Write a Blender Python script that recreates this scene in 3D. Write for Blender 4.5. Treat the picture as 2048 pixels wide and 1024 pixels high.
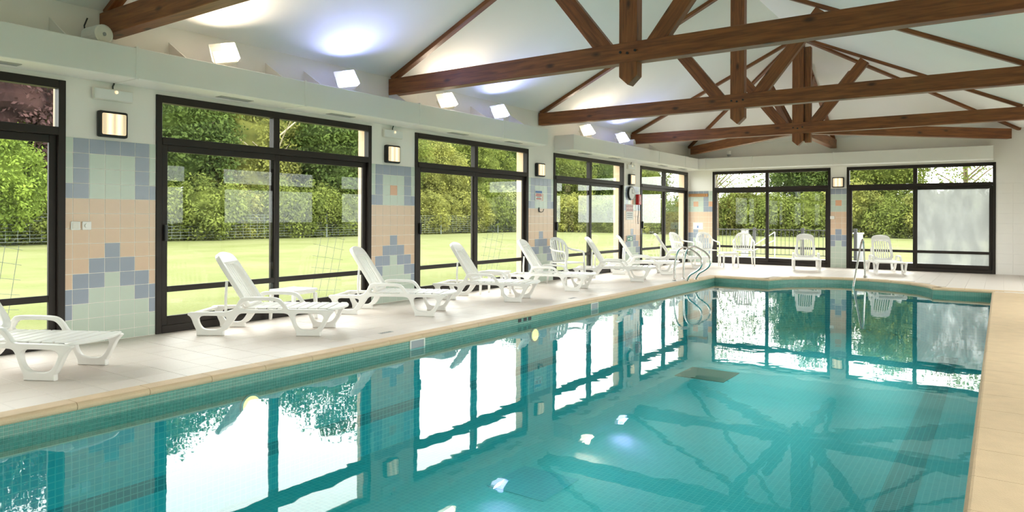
import bpy, bmesh, math, random
import numpy as np
from mathutils import Matrix, Vector, Euler
random.seed(7); rng = np.random.default_rng(7)
PI = math.pi; R = math.radians
for o in list(bpy.data.objects): bpy.data.objects.remove(o)
SC = bpy.context.scene; COL = SC.collection

# ------------------------------------------------------------------ camera, sky, exposure
FPX, YAW, Y0, ROLL, HCAM = 1391.3, 0.6133, 433.83, 0.0038, 1.3
cd = bpy.data.cameras.new('camera'); cam = bpy.data.objects.new('camera', cd); COL.objects.link(cam)
cd.sensor_width = 36.0; cd.lens = FPX / 2048 * 36.0
cd.shift_y = -(512 - Y0) / 2048; cd.clip_end = 600
cam.matrix_world = (Matrix.Translation((0, 0, HCAM)) @ Matrix.Rotation(YAW, 4, 'Z')
                    @ Matrix.Rotation(PI / 2, 4, 'X') @ Matrix.Rotation(ROLL, 4, 'Z'))
SC.camera = cam
W = bpy.data.worlds.new('overcast_sky'); SC.world = W; W.use_nodes = True
SKY = 4.6
bgn = W.node_tree.nodes['Background']; bgn.inputs[0].default_value = (1.0, 0.985, 0.965, 1); bgn.inputs[1].default_value = SKY
SC.view_settings.view_transform = 'Standard'; SC.view_settings.look = 'None'
SC.view_settings.exposure = 0.80; SC.view_settings.gamma = 1.0; SC.view_settings.use_curve_mapping = False

def project(p):
    ca, sa = math.cos(YAW), math.sin(YAW)
    r = p[0] * ca + p[1] * sa; d = -p[0] * sa + p[1] * ca
    if d < .2: return None
    return 1024 + FPX * r / d, Y0 - (p[2] - HCAM) * FPX / d

# room numbers (metres)
XL, YE, XR, YN = -7.576, 19.83, 1.7, -2.6       # inner faces of the left, end, right and near walls
XM = -3.62                                      # ridge line
XR_EAVE = 2 * XM - XL                           # where the right roof slope lands
ZT, ZC, SLOPE = 2.628, 3.40, 0.471
ZRIDGE = ZC + SLOPE * (XM - XL)
WT = 0.27
PXL, PXR, PYF, PYN = -5.22, -0.12, 15.25, -1.3  # pool edges
ZW, ZF = -0.13, -1.1

# window light guides (portals: they emit nothing, they only tell the renderer where daylight enters)
def portal(loc, rot, sx, sy):
    l = bpy.data.lights.new('window_portal', 'AREA'); l.shape = 'RECTANGLE'; l.size = sx; l.size_y = sy
    l.cycles.is_portal = True
    o = bpy.data.objects.new('window_portal', l); COL.objects.link(o); o.location = loc; o.rotation_euler = rot
WINS_L = [(-0.15, 3.08), (3.98, 7.16), (8.09, 11.30), (12.24, 15.50), (16.46, 19.74)]
WINS_E = [(-6.85, -3.69), (-3.30, -0.11)]
for a, b in WINS_L: portal((XL - WT - .02, (a + b) / 2, 1.33), (0, R(-90), 0), 2.6, b - a)
FILL_WINS_R = [(-1.7, 1.5), (2.4, 5.6), (6.5, 9.7), (10.6, 13.8), (14.7, 17.9)]  # unseen windows, added to light the left wall and ceiling from the right
for a, b in FILL_WINS_R: portal((XR + .24, (a + b) / 2, 1.33), (0, R(90), 0), 2.6, b - a)
for a, b in WINS_E: portal(((a + b) / 2, YE + WT + .02, 1.33), (R(-90), 0, 0), b - a, 2.6)

# ------------------------------------------------------------------ materials
def mat(name, col, rough=.5, spec=.5, metal=0, noise=0, nscale=8, bump=0, bscale=60, emit=None, estr=0, trans=0):
    m = bpy.data.materials.new(name); m.use_nodes = True
    nt = m.node_tree; b = nt.nodes['Principled BSDF']
    b.inputs['Base Color'].default_value = (*col, 1); b.inputs['Roughness'].default_value = rough
    b.inputs['Specular IOR Level'].default_value = spec; b.inputs['Metallic'].default_value = metal
    tc = nt.nodes.new('ShaderNodeTexCoord')
    if noise:
        n = nt.nodes.new('ShaderNodeTexNoise'); n.inputs['Scale'].default_value = nscale; n.inputs['Detail'].default_value = 4
        nt.links.new(tc.outputs['Object'], n.inputs['Vector'])
        mx = nt.nodes.new('ShaderNodeMix'); mx.data_type = 'RGBA'
        mx.inputs[6].default_value = (*[c * (1 - noise) for c in col], 1); mx.inputs[7].default_value = (*[min(1, c * (1 + noise)) for c in col], 1)
        nt.links.new(n.outputs['Fac'], mx.inputs[0]); nt.links.new(mx.outputs[2], b.inputs['Base Color'])
    if bump:
        n2 = nt.nodes.new('ShaderNodeTexNoise'); n2.inputs['Scale'].default_value = bscale; n2.inputs['Detail'].default_value = 3
        nt.links.new(tc.outputs['Object'], n2.inputs['Vector'])
        bp = nt.nodes.new('ShaderNodeBump'); bp.inputs['Strength'].default_value = bump; bp.inputs['Distance'].default_value = .01
        nt.links.new(n2.outputs['Fac'], bp.inputs['Height']); nt.links.new(bp.outputs['Normal'], b.inputs['Normal'])
    if emit: b.inputs['Emission Color'].default_value = (*emit, 1); b.inputs['Emission Strength'].default_value = estr
    return m
M = {}
M['wall'] = mat('white_paint', (.90, .865, .82), .7, .3, noise=.03, nscale=2, bump=.05, bscale=90)
M['ceiling'] = mat('ceiling_paint', (.95, .925, .90), .75, .3, noise=.02, nscale=1.5)
M['duct'] = mat('duct_enamel', (.86, .85, .81), .45, .4, noise=.02, nscale=2)
M['outwall'] = mat('beige_render', (.72, .52, .36), .85, .2, noise=.08, nscale=12, bump=.2, bscale=140)
M['frame'] = mat('dark_bronze_aluminium', (.022, .016, .013), .5, .3, noise=.15, nscale=6)
M['black'] = mat('black_plastic', (.012, .012, .012), .4)
M['plastic'] = mat('white_resin', (.86, .845, .81), .28, .5, noise=.02, nscale=5)
M['plastic2'] = mat('ivory_plastic', (.80, .77, .70), .4, .5, noise=.03, nscale=9)
M['steel'] = mat('polished_steel', (.62, .60, .57), .16, .5, metal=1, noise=.05, nscale=20)
M['deck'] = mat('pale_deck_tile', (.74, .655, .595), .42, .4, noise=.06, nscale=1.7, bump=.12, bscale=45)
M['grout'] = mat('deck_grout', (.66, .60, .55), .85, .2, noise=.08, nscale=9)
M['stone'] = mat('sandstone_coping', (.68, .50, .32), .62, .35, noise=.13, nscale=7, bump=.3, bscale=120)
M['tgrout'] = mat('wall_tile_grout', (.90, .86, .80), .8, .2, noise=.04)
M['blue'] = mat('glazed_tile_blue', (.31, .35, .43), .22, .5, noise=.05, nscale=4)
M['green'] = mat('glazed_tile_green', (.55, .63, .54), .22, .5, noise=.05, nscale=4)
M['peach'] = mat('glazed_tile_peach', (.72, .52, .37), .22, .5, noise=.05, nscale=4)
M['orange'] = mat('glazed_tile_orange', (.72, .40, .24), .22, .5, noise=.05, nscale=4)
M['red'] = mat('red_plastic', (.55, .02, .02), .35)
M['paper'] = mat('white_card', (.82, .82, .80), .7)
M['bluec'] = mat('blue_print', (.12, .22, .50), .6); M['redc'] = mat('red_print', (.65, .10, .10), .6)
M['greenc'] = mat('green_sign', (.02, .22, .12), .5); M['greyc'] = mat('grey_print', (.35, .36, .38), .6)
M['grate'] = mat('grey_grate', (.45, .44, .42), .5, metal=.4)
M['brown'] = mat('brown_grate', (.34, .24, .17), .6, noise=.1)
M['bark'] = mat('bark', (.16, .12, .08), .9, .2, noise=.3, nscale=12, bump=.5, bscale=30)
M['palebark'] = mat('pale_bark', (.42, .36, .26), .9, .2, noise=.25, nscale=12)
M['rail'] = mat('dark_railing_paint', (.03, .03, .032), .5)
M['whiterail'] = mat('white_railing_paint', (.8, .8, .8), .5)
M['wire'] = mat('galvanised_wire', (.22, .25, .23), .5, metal=.5)
M['terrace'] = mat('terrace_concrete', (.42, .41, .39), .9, .2, noise=.1, nscale=5)
M['glow'] = mat('lamp_diffuser', (.70, .60, .45), .5, emit=(1, .76, .46), estr=.75)
_nt = M['glow'].node_tree; _b = _nt.nodes['Principled BSDF']; _tc = _nt.nodes.new('ShaderNodeTexCoord'); _sx = _nt.nodes.new('ShaderNodeSeparateXYZ'); _nt.links.new(_tc.outputs['Object'], _sx.inputs[0])
def _m(op, a, b=None):
    n = _nt.nodes.new('ShaderNodeMath'); n.operation = op; _nt.links.new(a, n.inputs[0])
    if b is not None: n.inputs[1].default_value = b
    return n.outputs[0]
_d = _m('ABSOLUTE', _m('SUBTRACT', _m('ABSOLUTE', _sx.outputs[0]), .045))     # two bulbs behind the opal cover
_mr = _nt.nodes.new('ShaderNodeMapRange'); _mr.interpolation_type = 'SMOOTHSTEP'; _nt.links.new(_d, _mr.inputs[0]); _mr.inputs[2].default_value = .05; _mr.inputs[3].default_value = .85; _mr.inputs[4].default_value = .28
_nt.links.new(_mr.outputs[0], _b.inputs['Emission Strength'])
M['hotw'] = mat('flood_glass_warm', (.9, .9, .9), .3, emit=(1, .88, .68), estr=2.4)
M['hotb'] = mat('flood_glass_cool', (.9, .9, .9), .3, emit=(.72, .78, 1), estr=2.6)
M['plamp'] = mat('pool_lamp_lens', (.9, .75, .5), .3, emit=(1, .45, .14), estr=1.6)

def wood():
    m = bpy.data.materials.new('stained_pine'); m.use_nodes = True; nt = m.node_tree; b = nt.nodes['Principled BSDF']
    tc = nt.nodes.new('ShaderNodeTexCoord'); mp = nt.nodes.new('ShaderNodeMapping'); mp.inputs['Scale'].default_value = (1.1, 14, 14)
    nt.links.new(tc.outputs['Object'], mp.inputs[0])
    n = nt.nodes.new('ShaderNodeTexNoise'); n.inputs['Scale'].default_value = 2.2; n.inputs['Detail'].default_value = 6; n.inputs['Distortion'].default_value = .6
    nt.links.new(mp.outputs[0], n.inputs['Vector'])
    cr = nt.nodes.new('ShaderNodeValToRGB'); cr.color_ramp.elements[0].position = .3; cr.color_ramp.elements[0].color = (.135, .040, .010, 1)
    cr.color_ramp.elements[1].position = .72; cr.color_ramp.elements[1].color = (.300, .105, .027, 1)
    nt.links.new(n.outputs['Fac'], cr.inputs[0])
    mp2 = nt.nodes.new('ShaderNodeMapping'); mp2.inputs['Scale'].default_value = (2.0, 4.5, 4.5); nt.links.new(tc.outputs['Object'], mp2.inputs[0])
    v = nt.nodes.new('ShaderNodeTexVoronoi'); v.inputs['Scale'].default_value = 1.0; nt.links.new(mp2.outputs[0], v.inputs['Vector'])
    kr = nt.nodes.new('ShaderNodeValToRGB'); kr.color_ramp.elements[0].position = .06; kr.color_ramp.elements[0].color = (.25, .25, .25, 1)
    kr.color_ramp.elements[1].position = .17; kr.color_ramp.elements[1].color = (1, 1, 1, 1); nt.links.new(v.outputs['Distance'], kr.inputs[0])
    mx = nt.nodes.new('ShaderNodeMix'); mx.data_type = 'RGBA'; mx.blend_type = 'MULTIPLY'; mx.inputs[0].default_value = 1
    nt.links.new(cr.outputs[0], mx.inputs[6]); nt.links.new(kr.outputs[0], mx.inputs[7]); nt.links.new(mx.outputs[2], b.inputs['Base Color'])
    b.inputs['Roughness'].default_value = .45
    return m
M['wood'] = wood()
M['board'] = mat('varnished_board', (.50, .24, .09), .4, noise=.15, nscale=6)

def schlick(nt, f0, normal=None):
    # facing-independent reflectance of a thin sheet / water surface
    g = nt.nodes.new('ShaderNodeNewGeometry'); d = nt.nodes.new('ShaderNodeVectorMath'); d.operation = 'DOT_PRODUCT'
    nt.links.new(g.outputs['Incoming'], d.inputs[0]); nt.links.new(normal if normal else g.outputs['Normal'], d.inputs[1])
    def mth(op, a, b=None):
        n = nt.nodes.new('ShaderNodeMath'); n.operation = op
        for i, x in enumerate((a, b)):
            if x is None: continue
            if isinstance(x, (int, float)): n.inputs[i].default_value = x
            else: nt.links.new(x, n.inputs[i])
        return n.outputs[0]
    c = mth('ABSOLUTE', d.outputs['Value']); p = mth('POWER', mth('SUBTRACT', 1.0, c), 5.0)
    return mth('ADD', mth('MULTIPLY', p, 1 - f0), f0)
def glass(name, fog=False):
    m = bpy.data.materials.new(name); m.use_nodes = True; nt = m.node_tree; nt.nodes.clear()
    out = nt.nodes.new('ShaderNodeOutputMaterial'); t = nt.nodes.new('ShaderNodeBsdfTransparent'); t.inputs[0].default_value = (.93, .96, .94, 1)
    g = nt.nodes.new('ShaderNodeBsdfGlossy'); g.inputs['Roughness'].default_value = .01
    mx = nt.nodes.new('ShaderNodeMixShader'); nt.links.new(schlick(nt, .02), mx.inputs[0]); nt.links.new(t.outputs[0], mx.inputs[1]); nt.links.new(g.outputs[0], mx.inputs[2])
    last = mx
    if fog:
        tr = nt.nodes.new('ShaderNodeBsdfTranslucent'); tr.inputs[0].default_value = (.33, .345, .335, 1)
        df = nt.nodes.new('ShaderNodeBsdfDiffuse'); df.inputs[0].default_value = (.5, .52, .51, 1)
        a = nt.nodes.new('ShaderNodeMixShader'); a.inputs[0].default_value = .25; nt.links.new(tr.outputs[0], a.inputs[1]); nt.links.new(df.outputs[0], a.inputs[2])
        tc = nt.nodes.new('ShaderNodeTexCoord'); n = nt.nodes.new('ShaderNodeTexNoise'); n.inputs['Scale'].default_value = 2.6; n.inputs['Detail'].default_value = 5
        mp = nt.nodes.new('ShaderNodeMapping'); mp.inputs['Scale'].default_value = (1.6, 1, .6); nt.links.new(tc.outputs['Object'], mp.inputs[0]); nt.links.new(mp.outputs[0], n.inputs['Vector'])
        cr = nt.nodes.new('ShaderNodeValToRGB'); cr.color_ramp.elements[0].position = .25; cr.color_ramp.elements[0].color = (.55, .55, .55, 1)
        cr.color_ramp.elements[1].position = .6; cr.color_ramp.elements[1].color = (.86, .86, .86, 1); nt.links.new(n.outputs['Fac'], cr.inputs[0])
        f = nt.nodes.new('ShaderNodeMixShader'); nt.links.new(cr.outputs[0], f.inputs[0]); nt.links.new(mx.outputs[0], f.inputs[1]); nt.links.new(a.outputs[0], f.inputs[2]); last = f
    nt.links.new(last.outputs[0], out.inputs[0]); return m
M['glass'] = glass('window_glass'); M['fogged'] = glass('fogged_glass', True)

def water():
    m = bpy.data.materials.new('pool_water'); m.use_nodes = True; nt = m.node_tree; nt.nodes.clear()
    out = nt.nodes.new('ShaderNodeOutputMaterial'); t = nt.nodes.new('ShaderNodeBsdfTransparent'); t.inputs[0].default_value = (.46, .95, .97, 1)
    g = nt.nodes.new('ShaderNodeBsdfGlossy'); g.inputs['Roughness'].default_value = .012
    tc = nt.nodes.new('ShaderNodeTexCoord')
    n = nt.nodes.new('ShaderNodeTexNoise'); n.inputs['Scale'].default_value = 3.2; n.inputs['Detail'].default_value = 2; nt.links.new(tc.outputs['Object'], n.inputs['Vector'])
    b = nt.nodes.new('ShaderNodeBump'); b.inputs['Strength'].default_value = .05; b.inputs['Distance'].default_value = .02
    nt.links.new(n.outputs['Fac'], b.inputs['Height']); nt.links.new(b.outputs[0], g.inputs['Normal']);
    mx = nt.nodes.new('ShaderNodeMixShader'); nt.links.new(schlick(nt, .04, b.outputs[0]), mx.inputs[0]); nt.links.new(t.outputs[0], mx.inputs[1]); nt.links.new(g.outputs[0], mx.inputs[2])
    nt.links.new(mx.outputs[0], out.inputs[0]); return m
M['water'] = water()

def mosaic(name, c1, c2, grout, size=.025, wall=False):
    m = bpy.data.materials.new(name); m.use_nodes = True; nt = m.node_tree; b = nt.nodes['Principled BSDF']
    tc = nt.nodes.new('ShaderNodeTexCoord'); br = nt.nodes.new('ShaderNodeTexBrick'); br.offset = 0
    br.inputs['Color1'].default_value = (*c1, 1); br.inputs['Color2'].default_value = (*c2, 1); br.inputs['Mortar'].default_value = (*grout, 1)
    br.inputs['Scale'].default_value = 1; br.inputs['Brick Width'].default_value = size; br.inputs['Row Height'].default_value = size; br.inputs['Mortar Size'].default_value = size * .07
    src = tc.outputs['Object']
    if wall:                                     # run the grid along the wall and up it
        sp = nt.nodes.new('ShaderNodeSeparateXYZ'); ad = nt.nodes.new('ShaderNodeMath'); cb = nt.nodes.new('ShaderNodeCombineXYZ')
        nt.links.new(src, sp.inputs[0]); nt.links.new(sp.outputs[0], ad.inputs[0]); nt.links.new(sp.outputs[1], ad.inputs[1])
        nt.links.new(ad.outputs[0], cb.inputs[0]); nt.links.new(sp.outputs[2], cb.inputs[1]); src = cb.outputs[0]
    nt.links.new(src, br.inputs['Vector']); nt.links.new(br.outputs['Color'], b.inputs['Base Color']); b.inputs['Roughness'].default_value = .3
    return m
M['poolfloor'] = mosaic('pool_floor_mosaic', (.12, .56, .60), (.09, .50, .55), (.26, .64, .65), .05)
M['poolwall'] = mosaic('pool_wall_mosaic', (.08, .50, .54), (.06, .43, .49), (.20, .58, .58), .05, True)
M['lane'] = mosaic('dark_lane_mosaic', (.06, .25, .28), (.07, .29, .31), (.18, .46, .47), .05)
M['lanew'] = mosaic('dark_wall_stripe_mosaic', (.06, .25, .28), (.07, .29, .31), (.18, .46, .47), .05, True)
M['navy'] = mosaic('blue_mosaic', (.06, .40, .52), (.06, .44, .55), (.18, .56, .62), .05)
M['mos1'] = mat('mosaic_sea_green', (.12, .30, .24), .25, noise=.3, nscale=22)
M['mgrout'] = mat('mosaic_grout', (.52, .62, .54), .8)

def leafmat(name, c, var=.35, trans=.35):
    m = bpy.data.materials.new(name); m.use_nodes = True; nt = m.node_tree; nt.nodes.clear()
    out = nt.nodes.new('ShaderNodeOutputMaterial'); d = nt.nodes.new('ShaderNodeBsdfDiffuse'); t = nt.nodes.new('ShaderNodeBsdfTranslucent')
    tc = nt.nodes.new('ShaderNodeTexCoord'); n = nt.nodes.new('ShaderNodeTexNoise'); n.inputs['Scale'].default_value = .9; n.inputs['Detail'].default_value = 5
    nt.links.new(tc.outputs['Object'], n.inputs['Vector'])
    cr = nt.nodes.new('ShaderNodeValToRGB'); cr.color_ramp.elements[0].position = .35; cr.color_ramp.elements[1].position = .65
    cr.color_ramp.elements[0].color = (*[x * (1 - var) for x in c], 1); cr.color_ramp.elements[1].color = (c[0] * (1 + var * 1.3), c[1] * (1 + var), c[2] * (1 + var * .6), 1)
    nt.links.new(n.outputs['Fac'], cr.inputs[0]); nt.links.new(cr.outputs[0], d.inputs[0]); nt.links.new(cr.outputs[0], t.inputs[0])
    mx = nt.nodes.new('ShaderNodeMixShader'); mx.inputs[0].default_value = trans
    nt.links.new(d.outputs[0], mx.inputs[1]); nt.links.new(t.outputs[0], mx.inputs[2]); nt.links.new(mx.outputs[0], out.inputs[0]); return m
LEAF = {'mid': leafmat('leaf_mid_green', (.150, .190, .050)), 'dark': leafmat('leaf_dark_green', (.090, .135, .040)),
        'yellow': leafmat('leaf_yellow_green', (.235, .255, .075)), 'purple': leafmat('leaf_purple', (.095, .055, .060)),
        'pale': leafmat('leaf_pale_green', (.26, .30, .14)), 'bright': leafmat('leaf_bright_green', (.19, .27, .055))}
def grass():
    m = bpy.data.materials.new('mown_lawn'); m.use_nodes = True; nt = m.node_tree; b = nt.nodes['Principled BSDF']
    tc = nt.nodes.new('ShaderNodeTexCoord')
    n = nt.nodes.new('ShaderNodeTexNoise'); n.inputs['Scale'].default_value = .35; n.inputs['Detail'].default_value = 8; n.inputs['Roughness'].default_value = .7
    nt.links.new(tc.outputs['Object'], n.inputs['Vector'])
    cr = nt.nodes.new('ShaderNodeValToRGB'); cr.color_ramp.elements[0].position = .38; cr.color_ramp.elements[0].color = (.120, .134, .044, 1)
    cr.color_ramp.elements[1].position = .62; cr.color_ramp.elements[1].color = (.156, .162, .070, 1)
    nt.links.new(n.outputs['Fac'], cr.inputs[0]); nt.links.new(cr.outputs[0], b.inputs['Base Color']); b.inputs['Roughness'].default_value = .95; b.inputs['Specular IOR Level'].default_value = .1
    n2 = nt.nodes.new('ShaderNodeTexNoise'); n2.inputs['Scale'].default_value = 14; n2.inputs['Detail'].default_value = 4; nt.links.new(tc.outputs['Object'], n2.inputs['Vector'])
    bp = nt.nodes.new('ShaderNodeBump'); bp.inputs['Strength'].default_value = .6; bp.inputs['Distance'].default_value = .05
    nt.links.new(n2.outputs['Fac'], bp.inputs['Height']); nt.links.new(bp.outputs[0], b.inputs['Normal']); return m
M['grass'] = grass()

# ------------------------------------------------------------------ helpers
def link(name, me, m=None, parent=None, loc=None, rot=None):
    o = bpy.data.objects.new(name, me); COL.objects.link(o)
    if m is not None and not me.materials: me.materials.append(m)
    if parent: o.parent = parent
    if loc is not None: o.location = loc
    if rot is not None: o.rotation_euler = rot
    return o
def tag(o, label, cat, group=None, kind=None):
    if label: o['label'] = label
    if cat: o['category'] = cat
    if group: o['group'] = group
    if kind: o['kind'] = kind
    return o
def thing(name, label, cat, loc=(0, 0, 0), rz=0, group=None, kind=None):
    o = bpy.data.objects.new(name, None); COL.objects.link(o); o.location = loc; o.rotation_euler = (0, 0, rz); o.empty_display_size = .1
    return tag(o, label, cat, group, kind)
class MB:
    def __init__(s): s.v = []; s.f = []
    def add(s, vs, fs):
        k = len(s.v); s.v += [tuple(v) for v in vs]; s.f += [tuple(i + k for i in f) for f in fs]; return s
    def box(s, x0, x1, y0, y1, z0, z1):
        return s.add([(x0, y0, z0), (x1, y0, z0), (x1, y1, z0), (x0, y1, z0), (x0, y0, z1), (x1, y0, z1), (x1, y1, z1), (x0, y1, z1)],
                     [(3, 2, 1, 0), (4, 5, 6, 7), (0, 1, 5, 4), (1, 2, 6, 5), (2, 3, 7, 6), (3, 0, 4, 7)])
    def cyl(s, p0, p1, r0, r1=None, n=12):
        r1 = r0 if r1 is None else r1; p0 = Vector(p0); p1 = Vector(p1); d = (p1 - p0).normalized()
        a = d.orthogonal().normalized(); b = d.cross(a); vs = []
        for p, r in ((p0, r0), (p1, r1)):
            for i in range(n): t = 2 * PI * i / n; vs.append(p + (a * math.cos(t) + b * math.sin(t)) * r)
        return s.add(vs, [(i, (i + 1) % n, n + (i + 1) % n, n + i) for i in range(n)] + [tuple(range(n))[::-1], tuple(range(n, 2 * n))])
    def tube(s, pts, r, n=10):
        pts = [Vector(p) for p in pts]; vs = []; fs = []; a = None
        for i, p in enumerate(pts):
            d = (pts[min(i + 1, len(pts) - 1)] - pts[max(i - 1, 0)]).normalized()
            a = d.orthogonal().normalized() if a is None else (a - d * a.dot(d)).normalized(); b = d.cross(a)
            rr = r[i] if isinstance(r, (list, tuple)) else r
            for k in range(n): t = 2 * PI * k / n; vs.append(p + (a * math.cos(t) + b * math.sin(t)) * rr)
        for i in range(len(pts) - 1):
            for k in range(n): fs.append((i * n + k, i * n + (k + 1) % n, (i + 1) * n + (k + 1) % n, (i + 1) * n + k))
        fs += [tuple(range(n))[::-1], tuple(range((len(pts) - 1) * n, len(pts) * n))]
        return s.add(vs, fs)
    def prism(s, pts, axis, a0, a1):        # polygon in the two other axes, extruded along axis
        n = len(pts)
        def P(u, v, w): return {0: (w, u, v), 1: (u, w, v), 2: (u, v, w)}[axis]
        return s.add([P(u, v, a0) for u, v in pts] + [P(u, v, a1) for u, v in pts],
                     [tuple(range(n)), tuple(range(n, 2 * n))[::-1]] + [(i, n + i, n + (i + 1) % n, (i + 1) % n) for i in range(n)])
    def mesh(s, name, bevel=0, smooth=False, seg=1):
        me = bpy.data.meshes.new(name); me.from_pydata(s.v, [], s.f)
        bm = bmesh.new(); bm.from_mesh(me); bmesh.ops.recalc_face_normals(bm, faces=bm.faces)
        if bevel: bmesh.ops.bevel(bm, geom=[e for e in bm.edges if len(e.link_faces) == 2 and e.calc_face_angle(0) > .6], offset=bevel, segments=seg, affect='EDGES', profile=.5)
        bm.to_mesh(me); bm.free()
        if smooth: me.shade_smooth()
        return me
    def build(s, name, m, parent=None, bevel=0, smooth=False, loc=None, rot=None, seg=1):
        return link(name, s.mesh(name, bevel, smooth, seg), m, parent, loc, rot)
def chaikin(pts, it=2, closed=True):
    for _ in range(it):
        q = []; n = len(pts)
        for i in range(n if closed else n - 1):
            a = pts[i]; b = pts[(i + 1) % n]
            q += [tuple(.75 * x + .25 * y for x, y in zip(a, b)), tuple(.25 * x + .75 * y for x, y in zip(a, b))]
        if not closed: q = [pts[0]] + q + [pts[-1]]
        pts = q
    return pts
def fill2d(name, loops, thick, bevel=.005, swap='xzy', res=1):
    cu = bpy.data.curves.new('tmp', 'CURVE'); cu.dimensions = '2D'; cu.fill_mode = 'BOTH'; cu.extrude = thick / 2 - bevel; cu.bevel_depth = bevel; cu.bevel_resolution = res; cu.offset = -bevel
    for lp in loops:
        sp = cu.splines.new('POLY'); sp.points.add(len(lp) - 1); sp.use_cyclic_u = True
        for p, q in zip(sp.points, lp): p.co = (q[0], q[1], 0, 1)
    ob = bpy.data.objects.new('tmp', cu); COL.objects.link(ob); dg = bpy.context.evaluated_depsgraph_get()
    me = bpy.data.meshes.new_from_object(ob.evaluated_get(dg)); me.name = name; me.materials.clear()
    bpy.data.objects.remove(ob); bpy.data.curves.remove(cu)
    if swap == 'xzy':
        for v in me.vertices: v.co = (v.co.x, -v.co.z, v.co.y)
    return me
def copy_tree(o, parent=None):
    c = o.copy(); COL.objects.link(c); c.parent = parent
    for ch in [x for x in o.children]: copy_tree(ch, c)
    return c
def beam(name, p0, p1, w, h, parent, m=None, up=(0, 0, 1), bevel=.006, off=(0, 0, 0)):
    p0 = Vector(p0); p1 = Vector(p1); d = (p1 - p0); L = d.length; d.normalize()
    upv = Vector(up); y = upv.cross(d).normalized(); z = d.cross(y)
    me = MB().box(0, L, -w / 2, w / 2, -h / 2, h / 2).mesh(name, bevel)
    o = link(name, me, m or M['wood'], parent)
    mw = Matrix((d, y, z)).transposed().to_4x4(); mw.translation = p0 - Vector(off); o.matrix_local = mw
    return o

# ------------------------------------------------------------------ structure: walls
def struct(name, label, loc=(0, 0, 0), rz=0): return thing(name, label, 'wall', loc, rz, kind='structure')
wl = struct('wall_left', 'white window wall with tiled piers along the pool')
MB().box(XL - WT, XL, YN - .2, YE + WT, ZT, 3.75).build('lintel', M['wall'], wl)
piers = [(YN - .2, -0.15), (3.08, 3.98), (7.16, 8.09), (11.30, 12.24), (15.50, 16.46), (19.74, YE + WT)]
PIER = []
for a, b in piers:
    MB().box(XL - WT, XL - .03, a, b, -.15, ZT).build('outer_pier', M['outwall'], wl)
    PIER.append(MB().box(XL - .03, XL, a, b, 0, ZT).build('pier', M['wall'], wl))
we = struct('wall_end', 'far white wall with two big windows')
MB().box(XL, XR + .2, YE, YE + WT, ZT, 3.75).build('lintel', M['wall'], we)
EP = []
for a, b in [(XL, -6.85), (-3.69, -3.30), (-0.11, XR + .2)]:
    MB().box(a, b, YE + .03, YE + WT, -.15, ZT).build('outer_pier', M['outwall'], we)
    EP.append(MB().box(a, b, YE, YE + .03, 0, ZT).build('pier', M['wall'], we))
# faint large cream wall tiles right of the last window
for i in range(9):
    for j in range(3):
        x0 = -.09 + j * .31; z0 = .02 + i * .235
        MB().box(x0, x0 + .305, YE - .006, YE + .005, z0, z0 + .23).build('wall_tile', M['plastic2'] if False else M['wall'], EP[2], .002)
wr = struct('wall_right', 'white wall behind the camera side of the pool')
MB().box(XR, XR + .2, YN - .2, YE + WT, ZT, 3.75).build('lintel', M['wall'], wr)
_e = [YN - .2] + [q for w_ in FILL_WINS_R for q in w_] + [YE + WT]
for k in range(0, len(_e), 2): MB().box(XR, XR + .2, _e[k], _e[k + 1], -.15, ZT).build('pier', M['wall'], wr)
wn = struct('wall_near', 'white wall at the near end of the hall')
MB().box(XL, XR, YN - .2, YN, -.15, 6).build('masonry', M['wall'], wn)

# ceiling: two slopes, hip end, flat strip on the right
c = MB(); T = .12
def quad(c, pts): c.add(pts, [tuple(range(len(pts)))])
e = .35
zl = ZC - SLOPE * e
YH = 15.95
for dz in (0, T):
    quad(c, [(XL - e, YN - .2, zl + dz), (XM, YN - .2, ZRIDGE + dz), (XM, YH, ZRIDGE + dz), (XL - e, YE + e, zl + dz)])
    quad(c, [(XR_EAVE, YN - .2, ZC + dz), (XR_EAVE, YE + 0, ZC + dz), (XM, YH, ZRIDGE + dz), (XM, YN - .2, ZRIDGE + dz)])
    quad(c, [(XL - e, YE + e, zl + dz), (XM, YH, ZRIDGE + dz), (XR_EAVE + e, YE + e, zl + dz)])
    quad(c, [(XR_EAVE, YN - .2, ZC + dz), (XR + .2, YN - .2, ZC + dz), (XR + .2, YE + e, ZC + dz), (XR_EAVE, YE + e, ZC + dz)])
ce = c.build('ceiling', M['ceiling']); tag(ce, 'white sloping ceiling under the exposed trusses', 'ceiling', kind='structure')

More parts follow.
